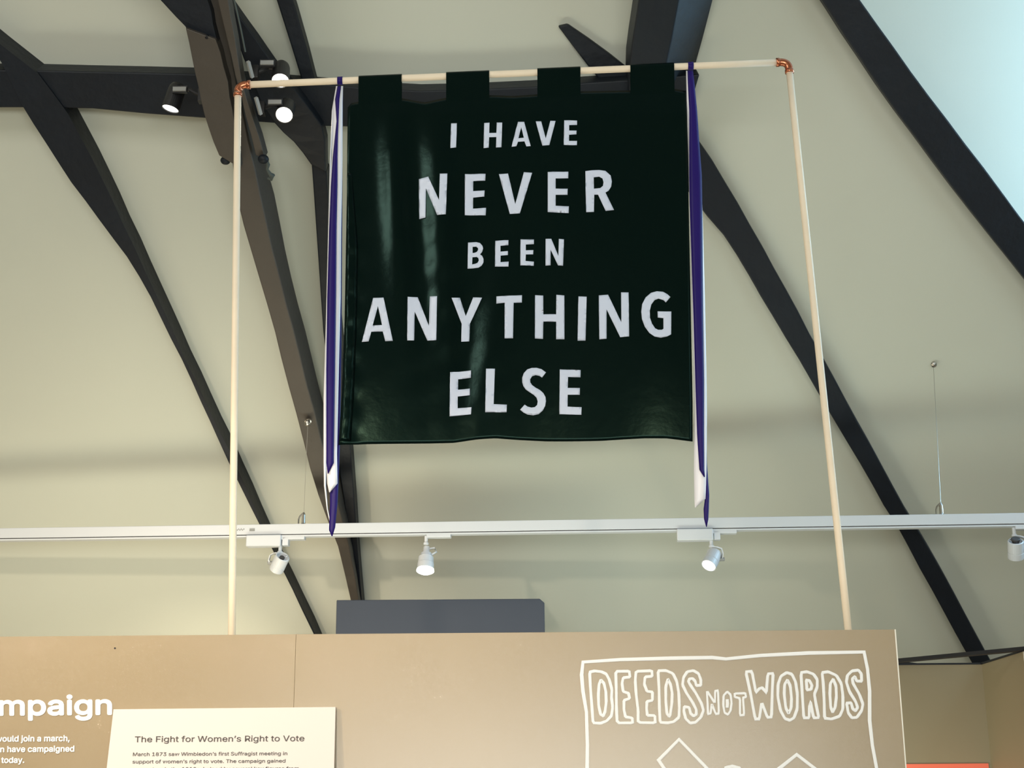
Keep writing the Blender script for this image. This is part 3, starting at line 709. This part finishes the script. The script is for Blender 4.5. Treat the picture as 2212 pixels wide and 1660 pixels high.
def black_spot(label, body_px, off, dirv, arm_px, label_px, lens, power):
    c = on_slope(*body_px, off); s = scale_at(c); R, Ln = 20 * s, 62 * s
    e = empty('truss_spotlight', c, label, 'spotlight', 'black spotlights on the truss')
    dirv = Vector(dirv).normalized(); base = c - dirv * Ln * .5; bm = bmesh.new()
    lathe(bm, base, dirv, [(0, R * .45), (.004, R * .68), (.016, R * .86), (.03, R * .93), (Ln, R), (Ln, R - .004), (Ln - .008, R - .005)], 28); link('lamp_body', bm, M['lampblack'], e, bevel=.001)
    bm = bmesh.new(); lathe(bm, base, dirv, [(Ln - .008, R - .0045), (Ln - .005, R - .0045), (Ln - .003, R * .5)], 26); link('lens', bm, M[lens], e)
    a = on_slope(*arm_px, off); bm = bmesh.new()
    tube(bm, [a, a * .5 + (base + dirv * .02) * .5 + Vector((0, 0, .012)), base + dirv * .03], .009, 8); link('arm', bm, M['lampblack'], e)
    ax = (a - c).normalized(); bm = bmesh.new()
    bmesh.ops.create_cube(bm, size=2)
    for v in bm.verts: v.co = a + Vector((v.co.x * .014, v.co.y * .02, v.co.z * .028))
    link('adapter', bm, M['lampblack'], e, bevel=.003)
    lp = on_slope(*label_px, off + .05); bm = bmesh.new()
    bmesh.ops.create_cube(bm, size=2)
    for v in bm.verts: v.co = lp + Vector((v.co.x * 14 * s, v.co.y * .006, v.co.z * 4.5 * s))
    o_ = link('name_plate', bm, M['label'], e)
    bm = bmesh.new(); bmesh.ops.create_cube(bm, size=2)
    for v in bm.verts: v.co = lp + Vector((v.co.x * 16 * s, .008 + v.co.y * .006, .002 + v.co.z * 8 * s))
    link('gear_housing', bm, M['lampblack'], e)
    if power: light('truss_lamp', 'SPOT', base + dirv * (Ln + .003), base + dirv * 2, power, (1, .9, .74), spot_size=1.3, spot_blend=.9, shadow_soft_size=.03)
black_spot('black spotlight left of the truss, its lens a small tilted oval', (377, 209), .36, (-.22, -.02, -.9), (436, 208), (388, 193), 'lensdim', 3)
black_spot('upper black spotlight right of the truss, glowing behind the crossbar', (607, 157), .42, (.05, -.45, -.85), (552, 158), (577, 136), 'lens', 8)
black_spot('lower black spotlight right of the truss with a large round lit lens', (618, 236), .40, (-.02, -.62, -.75), (566, 235), (594, 221), 'lens', 10)
for (x0, y0, x1, y1) in ((536, 133, 545, 167), (553, 211, 563, 247)):
    a, b = on_slope(x0, y0, .515), on_slope(x1, y1, .49); bm = bmesh.new(); tube(bm, [a, b], .009, 4); link('adapter_plate', bm, M['label'], tr)

# ------------------------------------------------------------------ slate box behind the panel
YX = 6.75
bm = bmesh.new(); prof = [(727, 1500), (727, 1297), (1166, 1294), (1176, 1303), (1178, 1500)]
pts = [at(x, y, YX) for x, y in prof]
zb = 0.0
pts[0].z = zb; pts[-1].z = zb; pts[0].x = pts[1].x; pts[-1].x = pts[-2].x
loft(bm, [pts, [p + Vector((0, .30, 0)) for p in pts]])
tag(link('partition', bm, M['navy'], bevel=.003), 'slate blue box top with one clipped corner, standing behind the beige panel', 'partition')

# ------------------------------------------------------------------ right-hand alcove of panels
YA = 6.45
za = at(2030, 1437, YA).z
xa0, xa1 = at(1900, 1437, YA).x, at(2121, 1437, YA).x
zo = at(2030, 1651, YA).z
al = empty('alcove_panel', (xa1, YA, 0), 'olive brown panel facing us behind the beige panel, orange band low', 'exhibition panel', 'brown panels of the right corner')
bm = bmesh.new(); box(bm, (xa0 - .5, YA, 0), (xa1, YA + .04, za)); link('board', bm, M['panel_side'], al)
bm = bmesh.new(); box(bm, (xa0 - .5, YA - .004, zo - .5), (xa1 - .012, YA - .0005, zo)); link('orange_band', bm, M['orange'], al)
# side panel coming towards the viewer
pe = at(2212, 1409, 5.55)
t_ = (za - CAMP.z) / (ray(2212, 1408).z); pe = CAMP + ray(2212, 1408) * t_
sd = Vector((pe.x - xa1, pe.y - YA, 0)); sdn = sd.normalized(); sn = Vector((-sdn.y, sdn.x, 0))
if sn.x < 0: sn = -sn
al2 = empty('alcove_panel', (xa1 + .02, YA - .02, 0), 'olive brown side panel at the lower right edge, coming towards us', 'exhibition panel', 'brown panels of the right corner')
def slab(z0, z1, d0, d1, l0, l1):
    bm = bmesh.new(); b0 = Vector((xa1, YA, 0))
    q_ = [b0 + sdn * l0 + sn * d0, b0 + sdn * l1 + sn * d0, b0 + sdn * l1 + sn * d1, b0 + sdn * l0 + sn * d1]
    loft(bm, [[p_ + Vector((0, 0, z0)) for p_ in q_], [p_ + Vector((0, 0, z1)) for p_ in q_]]); return bm
Ls = sd.length
link('board', slab(0, za, .0, .04, .0, Ls * .985), M['panel_side'], al2)
link('edge_strip', slab(0, za, -.001, .04, Ls * .985, Ls * .99), M['edge'], al2)
link('orange_band', slab(zo - .5, zo - .055, -.004, -.0005, .02, Ls * .97), M['orange'], al2)
link('return_board', slab(0, za, .0, .04, Ls * .99, Ls * 1.6), M['panel_side'], al2)
rl = empty('corner_rail', (xa1, YA, za), 'thin black rails bridging the top of the brown corner panels', 'rail')
bm = bmesh.new(); box(bm, (xa0 - .5, YA - .006, za), (xa1 + .01, YA + .045, za + .007)); link('back_rail', bm, M['black'], rl)
link('side_rail', slab(za, za + .007, -.006, .045, -.01, Ls * 1.6), M['black'], rl)
bm = bmesh.new()
r0, r1_ = at(1930, 1431, YA + .0), None
qe = pe + Vector((.02, 0, .0)); qe = CAMP + ray(2216, 1402) * ((YA - .55) / ray(2216, 1402).y) if False else CAMP + ray(2230, 1401) * (((pe - CAMP).length) / ray(2230, 1401).length)
r0 = Vector((at(1900, 1434, YA).x, YA + .01, za + .012))
dd = (qe - r0).normalized(); sx = dd.cross(Vector((0, 0, 1))).normalized()
loft(bm, [[p_ + sx * a * .022 + Vector((0, 0, b * .007)) for a, b in ((-1, -1), (1, -1), (1, 1), (-1, 1))] for p_ in (r0, qe, qe + dd * 1.6)])
link('cross_rail', bm, M['black'], rl)
bm = bmesh.new(); q_ = [Vector((at(1900, 1434, YA).x, YA + .02, za + .007)), Vector((at(1996, 1434, YA).x, YA + .02, za + .007)), Vector((at(1900, 1434, YA).x, YA + .02, za + .03))]
loft(bm, [q_, [p_ + Vector((0, .03, 0)) for p_ in q_]]); link('corner_plate', bm, M['black'], rl)
